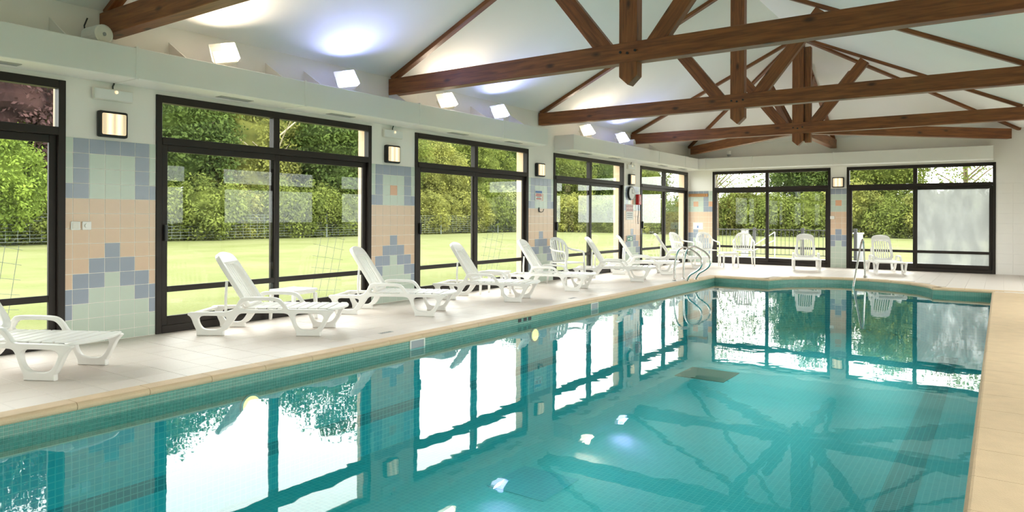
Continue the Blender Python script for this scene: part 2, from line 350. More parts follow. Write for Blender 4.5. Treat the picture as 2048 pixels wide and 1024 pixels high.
# ------------------------------------------------------------------ windows
def window(name, label, loc, rz, L, fog=False, handle=True):
    t = thing(name, label, 'window', loc, rz, kind='structure')
    def part(n, *bx, m='frame', bv=.004, par=None):
        b = MB()
        for q in bx: b.box(*q)
        return b.build(n, M[m], par or t, bv)
    d0, d1 = -.02, .075
    part('jamb', (0, .065, d0, d1, 0, ZT)); part('jamb', (L - .065, L, d0, d1, 0, ZT))
    part('head', (.065, L - .065, d0, d1, 2.545, ZT)); part('sill', (.065, L - .065, d0, d1, 0, .085))
    part('transom', (.065, L - .065, d0 - .012, d1, 2.085, 2.165)); cm = L * .485
    part('mullion', (cm - .045, cm + .045, d0, d1, 2.165, 2.545))
    for a, b in ((.065, cm - .045), (cm + .045, L - .065)): part('pane', (a, b, .03, .036, 2.165, 2.545), m='glass', bv=0)
    for k, (a, b, y0, y1) in enumerate(((.065, cm + .05, -.012, .026), (cm - .05, L - .065, .03, .068))):
        s = part('sash', (a, a + .065, y0, y1, .085, 2.085), (b - .065, b, y0, y1, .085, 2.085), (a + .065, b - .065, y0, y1, 2.01, 2.085), (a + .065, b - .065, y0, y1, .085, .185))
        part('glazing_bar', (a + .065, b - .065, y0 + .004, y1 - .004, .45, .515), par=s)
        ym = (y0 + y1) / 2; gm = 'fogged' if (fog and k == 1) else 'glass'
        part('pane', (a + .065, b - .065, ym - .003, ym + .003, .515, 2.01), m=gm, bv=0, par=s)
        part('pane', (a + .065, b - .065, ym - .003, ym + .003, .185, .45), m=gm, bv=0, par=s)
        if k == 0 and handle:
            part('handle', (a + .012, a + .052, -.055, -.012, 1.02, 1.20), m='black', bv=.008, par=s)
    return t
for i, (a, b) in enumerate(WINS_L):
    window('window_%d' % (i + 1), ['dark framed sliding window cut by the left picture edge', 'big dark framed sliding window behind the second lounger', 'dark framed sliding window between the second and third tiled piers',
           'dark framed sliding window beside the clock pier', 'narrow looking dark framed window next to the far corner'][i], (XL, a, 0), R(90), b - a)
window('window_6', 'far dark framed window behind the white chairs', (WINS_E[0][0], YE, 0), 0, 3.16, handle=False)
window('window_7', 'far right dark framed window with a fogged right pane', (WINS_E[1][0], YE, 0), 0, 3.19, fog=True, handle=False)

for i, (a, b) in enumerate(FILL_WINS_R): window('window_%d' % (8 + i), 'dark framed sliding window in the wall behind the right pool edge', (XR, b, 0), R(-90), b - a)
# ------------------------------------------------------------------ wall tiles on the piers
TS = .152
_tm = {}
def tilemesh(w, h, col):
    k = (round(w, 3), round(h, 3), col)
    if k not in _tm:
        g = .0017; c = .0015; w2, h2 = w - g, h - g
        b = MB(); b.add([(g, 0, g), (w2, 0, g), (w2, 0, h2), (g, 0, h2), (g + c, -.0055, g + c), (w2 - c, -.0055, g + c), (w2 - c, -.0055, h2 - c), (g + c, -.0055, h2 - c)],
                        [(4, 5, 6, 7), (0, 1, 5, 4), (1, 2, 6, 5), (2, 3, 7, 6), (3, 0, 4, 7)])
        me = b.mesh('tile'); me.materials.append(M[col]); _tm[k] = me
    return _tm[k]
CM = {'B': 'blue', 'G': 'green', 'O': 'peach', 'X': 'orange'}
P7 = ['GBBBBBG', 'GBGGGBG', 'GBGGGBG', 'BBGGGBB', 'OOOOOOO', 'OOOOOOO', 'OOOOOOO', 'OOOBOOO', 'OOBBBOO', 'OBBGBBO', 'BBGGGBB', 'BGGGGGB', 'GGGGGGG', 'GGGGGGG']
P7x = list(P7); P7x[2] = 'GBGXGBG'
P3 = ['BBB', 'GGG', 'GXG', 'GGG', 'OOO', 'OOO', 'OOO', 'OBO', 'BBB', 'BGB', 'GGG', 'GGG', 'GGG', 'GGG']
P6 = ['BBBBG', 'GGGBG', 'GXGBX', 'GGGBB', 'OOOOO', 'OOOOO', 'OOOOO', 'OBOOO', 'BBBOO', 'BGBBO', 'GGGBB', 'GGGGB', 'GGGGG', 'GGGGG']
ZTT = 2.078
def tile_panel(parent, loc, rz, width, pat, first=None):
    # parent piers sit at the origin, so tile locations are world locations
    n = len(pat[0]); full = n - 2; part = (width - full * TS) / 2
    ws = [part] + [TS] * full + [part] if first is None else first
    ca, sa = math.cos(rz), math.sin(rz)
    me = MB().box(0, width, -.003, 0, 0, ZTT).mesh('grout'); link('grout', me, M['tgrout'], parent, loc, (0, 0, rz))
    for r, row in enumerate(pat):
        z1 = ZTT - r * TS; z0 = max(0.002, z1 - TS); u = 0
        for cidx, ch in enumerate(row):
            w = ws[cidx]
            link('tile', tilemesh(w, z1 - z0, CM[ch]), None, parent, (loc[0] + u * ca, loc[1] + u * sa, z0), (0, 0, rz)); u += w
for k, pat in ((1, P7), (2, P7x), (3, P7x), (4, P7x)):
    a, b = piers[k]; tile_panel(PIER[k], (XL + .001, a, 0), R(90), b - a, pat)
tile_panel(EP[0], (XL, YE - .001, 0), 0, .726, P6, [TS] * 4 + [.118])
tile_panel(EP[1], (-3.69, YE - .001, 0), 0, .39, P3)

# ------------------------------------------------------------------ floor, pool
def pool_outline(off=0.0, n=28):
    cx, rr = -2.55, 1.525; cy = 16.5 - rr; r2 = rr + off; yf = PYF + off
    pts = [(PXL - off, PYN - off), (PXL - off, yf)]
    a0 = math.acos(max(-1, min(1, 0))) if False else math.asin((yf - cy) / r2)
    for i in range(n + 1):
        t = (PI - a0) + (a0 - (PI - a0)) * i / n; pts.append((cx + r2 * math.cos(t), cy + r2 * math.sin(t)))
    pts += [(PXR + off, yf), (PXR + off, PYN - off)]
    return pts
fl = thing('floor', 'pale pink cream tiled pool deck', 'floor', kind='structure')
slab = fill2d('deck_base', [[(XL - .03, YN), (XR, YN), (XR, YE + .03), (XL - .03, YE + .03)], pool_outline(.03)], .10, .0005, swap=None)
for v in slab.vertices: v.co.z -= .058
link('deck_base', slab, M['grout'], fl)
DT = .3
tiles = []
def inside(x, y, off=.03):
    if PXL - off < x < PXR + off and y < PYF + off: return True
    return (x + 2.55) ** 2 + (y - 14.975) ** 2 < (1.525 + off) ** 2
x = PXL - .142
cols = []
while x > XL + .02: cols.append((max(XL, x - DT), x)); x -= DT
x = PXL - .142
while x < XR - .02: cols.append((x, min(XR, x + DT))); x += DT
y = YN
rows = []
while y < YE - .02: rows.append((y, min(YE, y + DT))); y += DT
for x0, x1 in cols:
    for y0, y1 in rows:
        if x0 < .62 and x1 > PXL - .13 and y0 < 14.95: continue
        if any(inside(px, py) for px in (x0, x1) for py in (y0, y1)): continue
        a = project(((x0 + x1) / 2, (y0 + y1) / 2, 0)); area = 0
        if a and 0 < a[0] < 2048 and 0 < a[1] < 1024:
            q = [project(p) for p in ((x0, y0, 0), (x1, y0, 0), (x1, y1, 0), (x0, y1, 0))]
            if all(q): area = abs(sum(q[i][0] * q[(i + 1) % 4][1] - q[(i + 1) % 4][0] * q[i][1] for i in range(4))) / 2
        tiles.append((area, x0, x1, y0, y1))
tiles.sort(reverse=True)
_dm = {}
rest = MB()
for i, (ar, x0, x1, y0, y1) in enumerate(tiles):
    w, h = x1 - x0, y1 - y0
    if w < .04 or h < .04: continue
    if i < 300:
        k = (round(w, 3), round(h, 3))
        if k not in _dm: _dm[k] = MB().box(.0015, w - .0015, .0015, h - .0015, -.012, 0).mesh('deck_tile', .0015)
        link('deck_tile', _dm[k], M['deck'], fl, (x0, y0, random.uniform(-.0006, .0004)))
    else: rest.box(x0 + .0015, x1 - .0015, y0 + .0015, y1 - .0015, -.012, 0)
o = rest.build('deck_tiles_far', M['deck'], fl); o['kind'] = 'stuff'

pool = thing('pool_basin', 'turquoise mosaic swimming pool basin', 'pool', kind='structure')
ol = pool_outline(0)
b = MB(); n = len(ol)
b.add([(x, y, -.03) for x, y in ol] + [(x, y, ZF) for x, y in ol], [(i, (i + 1) % n, n + (i + 1) % n, n + i) for i in range(n)])
b.build('pool_wall', M['poolwall'], pool)
MB().add([(x, y, ZF) for x, y in ol], [tuple(range(n))]).build('pool_floor', M['poolfloor'], pool)
MB().box(-.86, -.60, 0, 14.2, ZF, ZF + .004).build('lane_stripe', M['lane'], pool)
MB().box(PXL, PXL + .004, PYN, PYF, -.79, -.68).build('wall_stripe', M['lanew'], pool)
g = MB(); g.box(-4.05, -3.3, 10.05, 10.8, ZF, ZF + .006); g.build('drain_grate', M['brown'], pool)
g = MB(); g.box(-3.75, -3.15, 4.95, 5.55, ZF, ZF + .006); g.build('inlet_panel', M['navy'], pool)
# real mosaic band at the water line
mz = MB()
for i in range(n - 1):
    p, q = Vector((*ol[i], 0)), Vector((*ol[i + 1], 0)); d = q - p; Ls = d.length
    if Ls < .01: continue
    d.normalize(); nn = Vector((d.y, -d.x, 0)); k = max(1, round(Ls / .0265)); st = Ls / k
    if p.y < 1 and q.y < 1: continue
    for j in range(k):
        s = p + d * (j * st)
        if s.y < .5: continue
        for r in range(8):
            zt = -.038 - r * .0265; A = s + d * .0014 + nn * .0; B = s + d * (st - .0014)
            inn = nn * .004; 
            v = [A, B, B, A]; zz = [zt, zt, zt - .0237, zt - .0237]
            base = [Vector((a.x, a.y, z)) for a, z in zip(v, zz)]; top = [w + inn for w in base]
            mz.add(base + top, [(4, 5, 6, 7), (0, 1, 5, 4), (1, 2, 6, 5), (2, 3, 7, 6), (3, 0, 4, 7)])
o = mz.build('mosaic_band', M['mos1'], pool); o['kind'] = 'stuff'
for m_, z0, z1 in ((M['mgrout'], -.255, -.03),):
    bb = MB(); bb.add([(x, y, z1) for x, y in pool_outline(-.0012)] + [(x, y, z0) for x, y in pool_outline(-.0012)], [(i, (i + 1) % n, n + (i + 1) % n, n + i) for i in range(n)])
    bb.build('grout_band', m_, pool)
for y0 in (5.5, 9.54):
    f = MB(); f.box(PXL - .02, PXL + .014, y0, y0 + .24, -.05, -.035).box(PXL - .02, PXL + .014, y0, y0 + .24, -.15, -.135).box(PXL - .02, PXL + .014, y0, y0 + .02, -.135, -.05).box(PXL - .02, PXL + .014, y0 + .22, y0 + .24, -.135, -.05)
    s = f.build('skimmer', M['plastic2'], pool, .002); MB().box(PXL + .004, PXL + .007, y0 + .02, y0 + .22, -.135, -.05).build('skimmer_throat', M['greyc'], s)
for y0 in (3.56, 7.95):
    s = MB().cyl((PXL, y0, -.31), (PXL + .02, y0, -.31), .10, n=28).build('pool_lamp', M['steel'], pool)
    MB().cyl((PXL + .02, y0, -.31), (PXL + .03, y0, -.31), .082, .07, n=28).build('lens', M['plamp'], s)
for k, dy in enumerate((0, .13, .24)):
    MB().box(PXL + .003, PXL + .008, 7.56 + dy, 7.63 + dy, -.095, -.05).build('depth_mark', M['black'], pool)
wa = MB().add([(x, y, ZW) for x, y in ol], [tuple(range(n))]).build('pool_water', M['water']); tag(wa, 'still turquoise pool water mirroring the windows and trusses', 'water', kind='structure')

# coping stones
cp = thing('pool_coping', 'sand coloured bullnose stone edge around the pool', 'coping', kind='structure')
def prof(w, t=.05):
    pts = [(w, -.045), (w, .008)]
    pts += [(.03 - .03 * math.sin(a), -.022 + .03 * math.cos(a)) for a in np.linspace(0, PI, 9)]
    pts += [(.03, -.052 + .0)]
    return pts
def coping(path, w, name='coping_stone'):
    pr = prof(w); k = len(pr); mb = MB(); vs = []
    for (x, y), (nx, ny) in path:
        for dd, z in pr: vs.append((x + nx * dd, y + ny * dd, z))
    fs = []
    for i in range(len(path) - 1):
        for j in range(k): fs.append((i * k + j, i * k + (j + 1) % k, (i + 1) * k + (j + 1) % k, (i + 1) * k + j))
    fs += [tuple(range(k)), tuple(range((len(path) - 1) * k, len(path) * k))]
    mb.add(vs, fs); return mb.build(name, M['stone'], cp)
y = PYN
while y < PYF - .02:
    y1 = min(PYF, y + .5); coping([((PXL - .012 + .03, y + .002), (-1, 0)), ((PXL - .012 + .03, y1 - .002), (-1, 0))], .16); y = y1
y = PYN
while y < 14.9:
    y1 = min(14.95, y + .5); coping([((PXR - .018, y + .0015), (1, 0)), ((PXR - .018, y1 - .0015), (1, 0))], .76); y = y1
def fstrip(x0, x1):
    x = x0
    while x < x1 - .02:
        xx = min(x1, x + .5); coping([((x + .002, PYF - .018), (0, 1)), ((xx - .002, PYF - .018), (0, 1))], .16); x = xx
fstrip(PXL - .14, -4.05); fstrip(-1.05, .64)
cx, cy, rr = -2.55, 14.975, 1.525 - .018; a0 = math.asin((PYF - cy) / 1.525)
NA = 9
for i in range(NA):
    t0 = PI - a0 + (2 * a0 - PI) * i / NA; t1 = PI - a0 + (2 * a0 - PI) * (i + 1) / NA
    pth = []
    for s in np.linspace(t0 - .002, t1 + .002, 5): pth.append(((cx + rr * math.cos(s), cy + rr * math.sin(s)), (math.cos(s), math.sin(s))))
    coping(pth, .16)
for x0, y0 in ((-5.66, 5.46), (-5.66, 9.6)):
    g = tag(MB().box(0, .06, 0, .19, -.004, .003).build('floor_drain', M['grate'], None, .001, loc=(x0, y0, .0)), 'slim grey drain cover set in the deck %s' % ('beside the nearer skimmer' if y0 < 8 else 'beside the farther skimmer'), 'drain', 'deck drains')
    for j in range(5): MB().box(.008, .052, .02 + j * .032, .032 + j * .032, .003, .0036).build('slot', M['black'], g)

# ------------------------------------------------------------------ ducts, brackets
def duct(name, label, y0, y1, x0, x1, axis, joints):
    t = thing(name, label, 'duct', kind='structure')
    z0, z1 = 2.675, 2.985
    if axis == 1:
        MB().box(x0, x1, y0, y1, z0, z1).build('casing', M['duct'], t, .006)
        for j in joints: MB().box(x0, x1 + .006, j - .014, j + .014, z0 - .006, z1 + .012).build('joint_strip', M['duct'], t, .002)
    else:
        MB().box(x0, x1, y0, y1, z0, z1).build('casing', M['duct'], t, .006)
        for j in joints: MB().box(j - .014, j + .014, y0 - .006, y1, z0 - .006, z1 + .012).build('joint_strip', M['duct'], t, .002)
    return t
dl = duct('ventilation_duct', 'long white boxed duct above the left windows', YN, 11.30, XL, -7.115, 1, (-.6, 1.5, 3.55, 5.62, 7.72, 9.85))
def vent(par, y, x0=-7.42):
    v = MB().box(x0, x0 + .12, y - .21, y + .21, 2.668, 2.676).build('vent_grille', M['grate'], par)
    for k in range(3): MB().box(x0 + .015 + k * .034, x0 + .03 + k * .034, y - .2, y + .2, 2.665, 2.669).build('slat', M['greyc'], v)
for y in (.6, 2.4, 4.8, 6.4, 8.9, 10.5): vent(dl, y)
dl2 = duct('ventilation_duct', 'short white boxed duct section near the far corner', 12.28, YE, XL, -7.115, 1, (14.6, 16.6, 18.4))
for y in (13.2, 14.6, 17.4, 18.8): vent(dl2, y)
duct('ventilation_duct', 'white boxed duct above the two end wall windows', YE - .46, YE, -7.115, -.157, 0, (-6.9, -5.6, -3.55, -1.65))
for i, y in enumerate((2.934, 4.12, 5.36, 5.95, 7.52, 9.49, 10.65, 13.345, 15.04, 17.0)):
    bk = MB(); bk.prism([(XL, 2.985), (-7.19, 2.985), (XL, 3.225)], 1, y, y + .012)
    tag(bk.build('duct_bracket', M['wall']), 'white triangular duct bracket plate on the left wall, %s counting from the left picture edge' % ('first', 'second', 'third', 'fourth', 'fifth', 'sixth', 'seventh', 'eighth', 'ninth', 'tenth')[i], 'bracket', 'duct brackets')

# ------------------------------------------------------------------ trusses
def truss(label, Y, full=True, post2=False):
    t = thing('roof_truss', label, 'roof truss', (XM, Y, 0)); off = (XM, Y, 0)
    B = lambda n, p0, p1, w, h, **k: beam(n, p0, p1, w, h, t, off=off, **k)
    B('tie_beam', (XL + .01, Y, 3.25), (XR_EAVE, Y, 3.25), .16, .24)
    rz = lambda x: ZC + SLOPE * (x - XL)
    B('rafter', (XL + .02, Y, rz(XL) - .005), (XM, Y, ZRIDGE - .005), .10, .10)
    B('rafter', (XR_EAVE - .02, Y, rz(XL) - .005), (XM, Y, ZRIDGE - .005), .10, .10)
    kw = .115
    kp = MB(); kp.prism([(-kw, 2.97), (0, 2.865), (kw, 2.97), (kw, 5.2), (-kw, 5.2)], 1, -.075, .075)
    me = kp.mesh('king_post', .006)
    # rebuild with the long axis on local x so the grain runs up the post
    for v in me.vertices: v.co = (v.co.z, v.co.x, v.co.y)
    ko = link('king_post', me, M['wood'], t, (0, -.001, 0)); ko.matrix_local = Matrix(((0, 1, 0, 0), (0, 0, 1, 0), (1, 0, 0, 0), (0, 0, 0, 1)))
    for s in (-1, 1):
        B('strut', (XM + s * .22, Y, 3.20), (XM + s * 1.30, Y, 4.56), .11, .20)
        for k in range(1): pass
    for s in (-.09, .0, .10):
        MB().cyl((s, -.083, 3.24 + .02 * (s != 0)), (s, -.095, 3.24 + .02 * (s != 0)), .016, n=8).build('bolt', M['black'], t)
    return t
truss('dark brown timber roof truss nearest the camera', 3.47)
truss('dark brown timber roof truss with bolted king post, second from the camera', 7.58)
truss('dark brown timber roof truss, third from the camera', 11.73)
t3 = truss('dark brown timber roof truss where the hip timbers meet', YH)
off = (XM, YH, 0)
for nm, p1 in (('half_tie', (XL + .2, YE - .2, 3.25)), ('half_tie', (XM, YE - .01, 3.25)), ('half_tie', (XR_EAVE - .2, YE - .2, 3.25))):
    beam(nm, (XM, YH + .06, 3.25), p1, .15, .23, t3, off=off)
for p1 in ((XL, YE, ZC - .02), (XR_EAVE, YE, ZC - .02), (XM, YE, ZC - .02)):
    beam('hip_rafter', p1, (XM, YH, ZRIDGE - .02), .09, .09, t3, off=off)
beam('strut', (XM, YH + .22, 3.2), (XM, YH + 1.28, 4.55), .11, .18, t3, off=off)
for s in (-1, 1): beam('strut', (XM + s * .15, YH + .15, 3.2), (XM + s * .92, YH + .92, 4.5), .11, .18, t3, off=off)
beam('post_cheek', (XM + .19, YH + .06, 2.93), (XM + .19, YH + .06, 5.0), .12, .14, t3, off=off, up=(0, 1, 0))

# ------------------------------------------------------------------ lamps and fittings
def wall_lamp(label, loc, rz):
    t = thing('wall_lamp', label, 'lamp', loc, rz, 'square bulkhead lamps')   # local -y faces the room
    MB().box(-.145, .145, -.075, 0, -.135, .135).build('housing', M['black'], t, .02, seg=2)
    MB().box(-.118, .118, -.088, -.07, -.108, .108).build('diffuser', M['glow'], t, .012, seg=2)
for y, lab in ((3.51, 'glowing square lamp on the nearest tiled pier'), (7.56, 'glowing square lamp on the second tiled pier'), (11.68, 'glowing square lamp above the red and blue notice'), (15.88, 'glowing square lamp above the clock')):
    wall_lamp(lab, (XL, y, 2.24), R(90))
wall_lamp('glowing square lamp between the two far windows', (-3.5, YE, 2.235), 0)
def emergency(label, y):
    t = thing('emergency_light', label, 'emergency light', (XL, y, 2.548), R(90), 'emergency lights')
    MB().box(-.2, .2, -.045, 0, -.062, .062).build('cover', M['plastic2'], t, .012, seg=2)
    MB().box(-.19, .19, -.052, -.045, -.052, .052).build('lens', M['paper'], t, .003)
    MB().cyl((.02, -.058, .03), (.02, -.052, .03), .018, n=12).build('bulb', M['glow'], t)
    MB().tube([(.0, -.02, .062), (.0, -.02, .09), (.01, -.03, .125)], .008, 6).build('cable', M['black'], t)
emergency('clear flat emergency light above the lamp on the nearest pier', 3.52); emergency('clear flat emergency light on the second pier', 7.58); emergency('small emergency light above the clock pier lamp', 15.88)
for i, (y, cool, lab) in enumerate(((4.60, 0, 'warm white floodlight on the duct nearest the camera'), (6.40, 1, 'bluish floodlight on the duct left of the second truss'), (8.47, 0, 'warm white floodlight just beyond the second truss'),
                           (9.89, 1, 'bluish floodlight in the middle of the duct'), (13.05, 0, 'warm white floodlight on the short far duct'), (14.72, 1, 'bluish floodlight beside the far speaker'))):
    t = thing('floodlight', lab, 'floodlight', (-7.28, y, 2.985), 0, 'floodlights on the duct')
    MB().box(-.04, .04, -.02, .02, 0, .06).build('bracket', M['plastic2'], t)
    rot = Euler((R(18), R(52), R(-14)))
    MB().box(-.10, .10, -.12, .12, -.06, .0).build('housing', M['plastic2'], t, .01, loc=(.02, 0, .13), rot=rot)
    MB().box(-.09, .09, -.11, .11, 0, .006).build('lamp_glass', M['hotb' if cool else 'hotw'], t, 0, loc=(.02, 0, .13), rot=rot)
    f = MB()
    f.add([(-.10, -.12, 0), (-.10, .12, 0), (-.135, .14, .08), (-.135, -.14, .08)], [(0, 1, 2, 3)])
    f.add([(-.10, .12, 0), (.10, .12, 0), (.12, .15, .07), (-.135, .14, .08)], [(0, 1, 2, 3)])
    f.add([(-.10, -.12, 0), (.10, -.12, 0), (.12, -.15, .06), (-.135, -.14, .08)], [(0, 1, 2, 3)])
    f.build('visor', M['plastic2'], t, loc=(.02, 0, .13), rot=rot)
    l = bpy.data.lights.new('flood_beam', 'AREA'); l.shape = 'RECTANGLE'; l.size = .16; l.size_y = .2; l.energy = 10.5 if cool else 8.5; l.color = (.34, .40, 1.0) if cool else (1, .84, .64)
    lo = bpy.data.objects.new('flood_beam', l); COL.objects.link(lo); lo.parent = t; lo.location = (.06, 0, .17); lo.rotation_euler = (0, R(180 + 54), 0)
for y, lab in ((3.27, 'white cylindrical speaker on the duct at the nearest beam end'), (15.36, 'white cylindrical speaker at the far end of the floodlights')):
    t = thing('speaker', lab, 'speaker', (-7.33, y, 3.085), R(98), 'cylinder speakers')
    MB().cyl((0, .13, 0), (0, -.10, 0), .088, .094, n=24).build('shell', M['plastic'], t)
    MB().cyl((0, -.10, 0), (0, -.108, 0), .094, .080, n=24).build('grille', M['plastic2'], t)
    MB().cyl((0, -.108, 0), (0, -.112, 0), .018, n=12).build('badge', M['greyc'], t)
    MB().box(-.02, .02, 0, .05, -.10, -.085).build('foot', M['plastic2'], t)
    MB().tube([(0, .13, 0), (0, .2, .03), (.0, .22, .12), (.02, .2, .2)], .007, 6).build('cable', M['black'], t)
t = thing('ceiling_camera', 'small white dome camera below the far left hip beam', 'camera', (-6.3, YE - .25, 2.985))
MB().cyl((0, 0, .10), (0, 0, .20), .05, n=16).build('mount', M['plastic'], t); MB().cyl((0, 0, .04), (0, 0, .10), .035, .06, n=16).build('dome', M['greyc'], t)
# light switches
for k, (y, lab) in enumerate(((3.17, 'white rocker switch plate on the peach tiles'), (3.275, 'white round dial switch plate on the peach tiles'))):
    t = thing('wall_switch', lab, 'switch', (XL + .009, y, 1.195), R(90), 'switches on the nearest pier')
    MB().box(-.043, .043, -.014, 0, -.043, .043).build('plate', M['plastic'], t, .004)
    if k: MB().cyl((0, -.014, 0), (0, -.03, 0), .024, n=20).build('dial', M['plastic'], t)
    else: MB().box(-.03, .03, -.018, -.013, -.03, .03).build('rocker', M['plastic2'], t, .003)
# pier 3: notice and double hook
t = thing('notice', 'small notice with blue heading and red lines on the third pier', 'notice', (XL + .009, 11.67, 1.73), R(90))
MB().box(-.13, .13, -.004, 0, -.10, .10).build('card', M['paper'], t)
MB().box(-.12, .12, -.005, -.004, .05, .09).build('heading', M['bluec'], t)
for k, (w, z) in enumerate(((.10, .025), (.11, -.005), (.06, -.035), (.09, -.065))): MB().box(-w, w, -.005, -.004, z - .009, z + .009).build('print_line', M['redc'] if k != 2 else M['greyc'], t)
t = thing('coat_hook', 'dark double hook below the notice', 'hook', (XL + .009, 11.68, 1.44), R(90))
MB().box(-.02, .02, -.012, 0, -.03, .05).build('plate', M['black'], t, .003)
for s in (-1, 1): MB().tube([(0, -.012, -.02), (s * .03, -.03, -.045), (s * .08, -.05, -.03), (s * .1, -.055, .02)], .007, 8).build('prong', M['black'], t, smooth=True)
# pier 4: clock, red box, notice, exit sign
t = thing('wall_clock', 'round white wall clock with dark rim', 'clock', (XL + .009, 15.86, 1.9), R(90))
MB().cyl((0, 0, 0), (0, -.05, 0), .17, n=32).build('rim', M['black'], t); MB().cyl((0, -.05, 0), (0, -.053, 0), .15, n=32).build('face', M['paper'], t)
MB().box(-.008, .008, -.057, -.053, 0, .10).build('hand', M['black'], t); MB().box(0, .11, -.057, -.053, -.006, .006).build('hand', M['black'], t)
t = thing('red_alarm_box', 'red box hanging at the window edge beside the clock', 'alarm box', (XL + .009, 16.25, 1.75), R(90))
MB().box(-.075, .075, -.09, 0, -.13, .13).build('case', M['red'], t, .012); MB().box(-.02, .02, -.094, -.09, -.05, .07).build('label_plate', M['paper'], t)
MB().tube([(0, -.04, -.13), (.01, -.04, -.3), (0, -.03, -.5), (.015, -.03, -.62)], .008, 6).build('cord', M['black'], t)
t = thing('rules_notice', 'white notice with two rows of red ringed pictograms below the clock', 'notice', (XL + .009, 15.83, 1.43), R(90))
MB().box(-.21, .21, -.004, 0, -.19, .19).build('card', M['paper'], t)
for k in range(4):
    for r_ in range(2):
        cxx, czz = -.145 + k * .097, .145 - r_ * .09
        ring = fill2d('pictogram', [[(.04 * math.cos(2 * PI * q / 20), .04 * math.sin(2 * PI * q / 20)) for q in range(20)], [(.029 * math.cos(2 * PI * q / 20), .029 * math.sin(2 * PI * q / 20)) for q in range(20)]], .002, .0002)
        pg = link('pictogram', ring, M['redc'], t, (cxx, -.005, czz)); MB().box(-.012, .012, -.0006, .0006, -.016, .016).build('figure', M['greyc'], pg)
for z in (-.03, -.08, -.13): MB().box(-.15, .15, -.0052, -.004, z - .01, z + .01).build('print_line', M['greyc'], t)
t = thing('exit_sign', 'green running man exit sign low on the fourth pier', 'sign', (XL + .009, 15.84, .77), R(90))
MB().box(-.19, .19, -.012, 0, -.075, .075).build('plate', M['greyc'], t, .003); MB().box(-.15, .15, -.014, -.012, -.055, .055).build('panel', M['greenc'], t)
MB().prism([(-.13, 0), (-.09, .035), (-.09, .012), (-.04, .012), (-.04, -.012), (-.09, -.012), (-.09, -.035)], 1, -.0155, -.014).build('arrow', M['paper'], t)
MB().box(.0, .10, -.0155, -.014, -.04, .04).build('doorway', M['paper'], t); MB().prism([(.02, -.03), (.05, .0), (.03, .01), (.05, .03), (.06, .01), (.08, -.01), (.06, -.01), (.07, -.035), (.05, -.015)], 1, -.0165, -.0155).build('figure', M['greenc'], t)
t = thing('towel_rail', 'varnished wooden board on the corner tiles', 'towel rail', (-7.27, YE - .009, 1.955))
MB().box(-.29, .29, -.022, 0, -.045, .045).build('board', M['board'], t, .004)
for x in (-.22, 0, .22): MB().cyl((x, -.022, 0), (x, -.05, .012), .009, n=8).build('peg', M['board'], t)
t = thing('wall_notice', 'white card notice with a small blue pictogram in the corner', 'notice', (-7.28, YE - .009, 1.055))
MB().box(-.15, .15, -.004, 0, -.10, .10).build('card', M['paper'], t); MB().box(-.025, .015, -.0055, -.004, -.06, .01).build('pictogram', M['bluec'], t)
t = thing('junction_box', 'tiny white switch box on the far pier edge', 'switch', (-3.64, YE - .009, 1.316))
MB().box(-.05, .05, -.04, 0, -.04, .04).build('case', M['plastic'], t, .004); MB().box(-.02, .02, -.044, -.04, -.015, .015).build('rocker', M['plastic2'], t)

# ------------------------------------------------------------------ sun loungers
LW = .63
outer = [(-.10, .218), (-.10, .246), (-.05, .252), (.20, .256), (.38, .262), (.43, .32), (.468, .40), (.51, .418), (.70, .42), (.84, .418), (.90, .402), (.945, .36), (.985, .30), (1.01, .288), (1.25, .288), (1.46, .286), (1.50, .272), (1.475, .245),
         (1.445, .215), (1.40, .12), (1.365, .06), (1.352, .05), (1.352, .05), (1.352, 0), (1.352, 0), (1.088, 0), (1.088, 0), (1.088, .045), (1.055, .10), (1.015, .21), (.985, .243), (.90, .246), (.55, .243), (.455, .238),
         (.41, .17), (.34, .07), (.293, .05), (.293, .05), (.293, 0), (.293, 0), (0, 0), (0, 0), (0, .05), (-.03, .11), (-.06, .19), (-.085, .212)]
h_rear = [(.015, .213), (.025, .13), (.07, .07), (.15, .062), (.25, .066), (.31, .14), (.335, .208), (.20, .214)]
h_front = [(1.062, .24), (1.072, .14), (1.12, .075), (1.20, .064), (1.30, .066), (1.36, .13), (1.395, .238), (1.2, .245)]
h_arm = [(.455, .282), (.485, .345), (.53, .378), (.70, .382), (.84, .380), (.885, .365), (.925, .325), (.95, .286), (.70, .283)]
side_me = fill2d('side_frame', [chaikin(outer, 2)] + [chaikin(h, 2) for h in (h_rear, h_front, h_arm)], .046, .007)
side_me.materials.append(M['plastic'])
bl = .70                                         # backrest built flat (u across, v up the back), then tilted
bo = chaikin([(.02, 0), (.03, .30), (.035, .52), (.05, .64), (.12, .69), (.25, .715), (.38, .69), (.45, .64), (.465, .52), (.47, .30), (.48, 0), (.25, 0)], 2)
bh = chaikin([(.075, .055), (.085, .30), (.09, .545), (.25, .555), (.41, .545), (.415, .30), (.425, .055), (.25, .05)], 2)
back_me = fill2d('backrest', [bo, bh], .052, .008)
bslat_me = MB().box(-.0125, .0125, -.009, .009, .045, .56).mesh('back_slat', .004); 
for v in back_me.vertices: v.co.y += .035 * ((v.co.x - .25) / .25) ** 2 * -1
sl_me = MB().box(.0, .095, .05, LW - .05, -.007, .007).mesh('seat_slat', .004)
nose_me = fill2d('seat_nose', [[(0, .02)] + [(.06 + .085 * math.sin(PI * k / 12), .02 + (LW - .04) * k / 12) for k in range(13)] + [(0, LW - .02)]], .02, .005, swap=None)
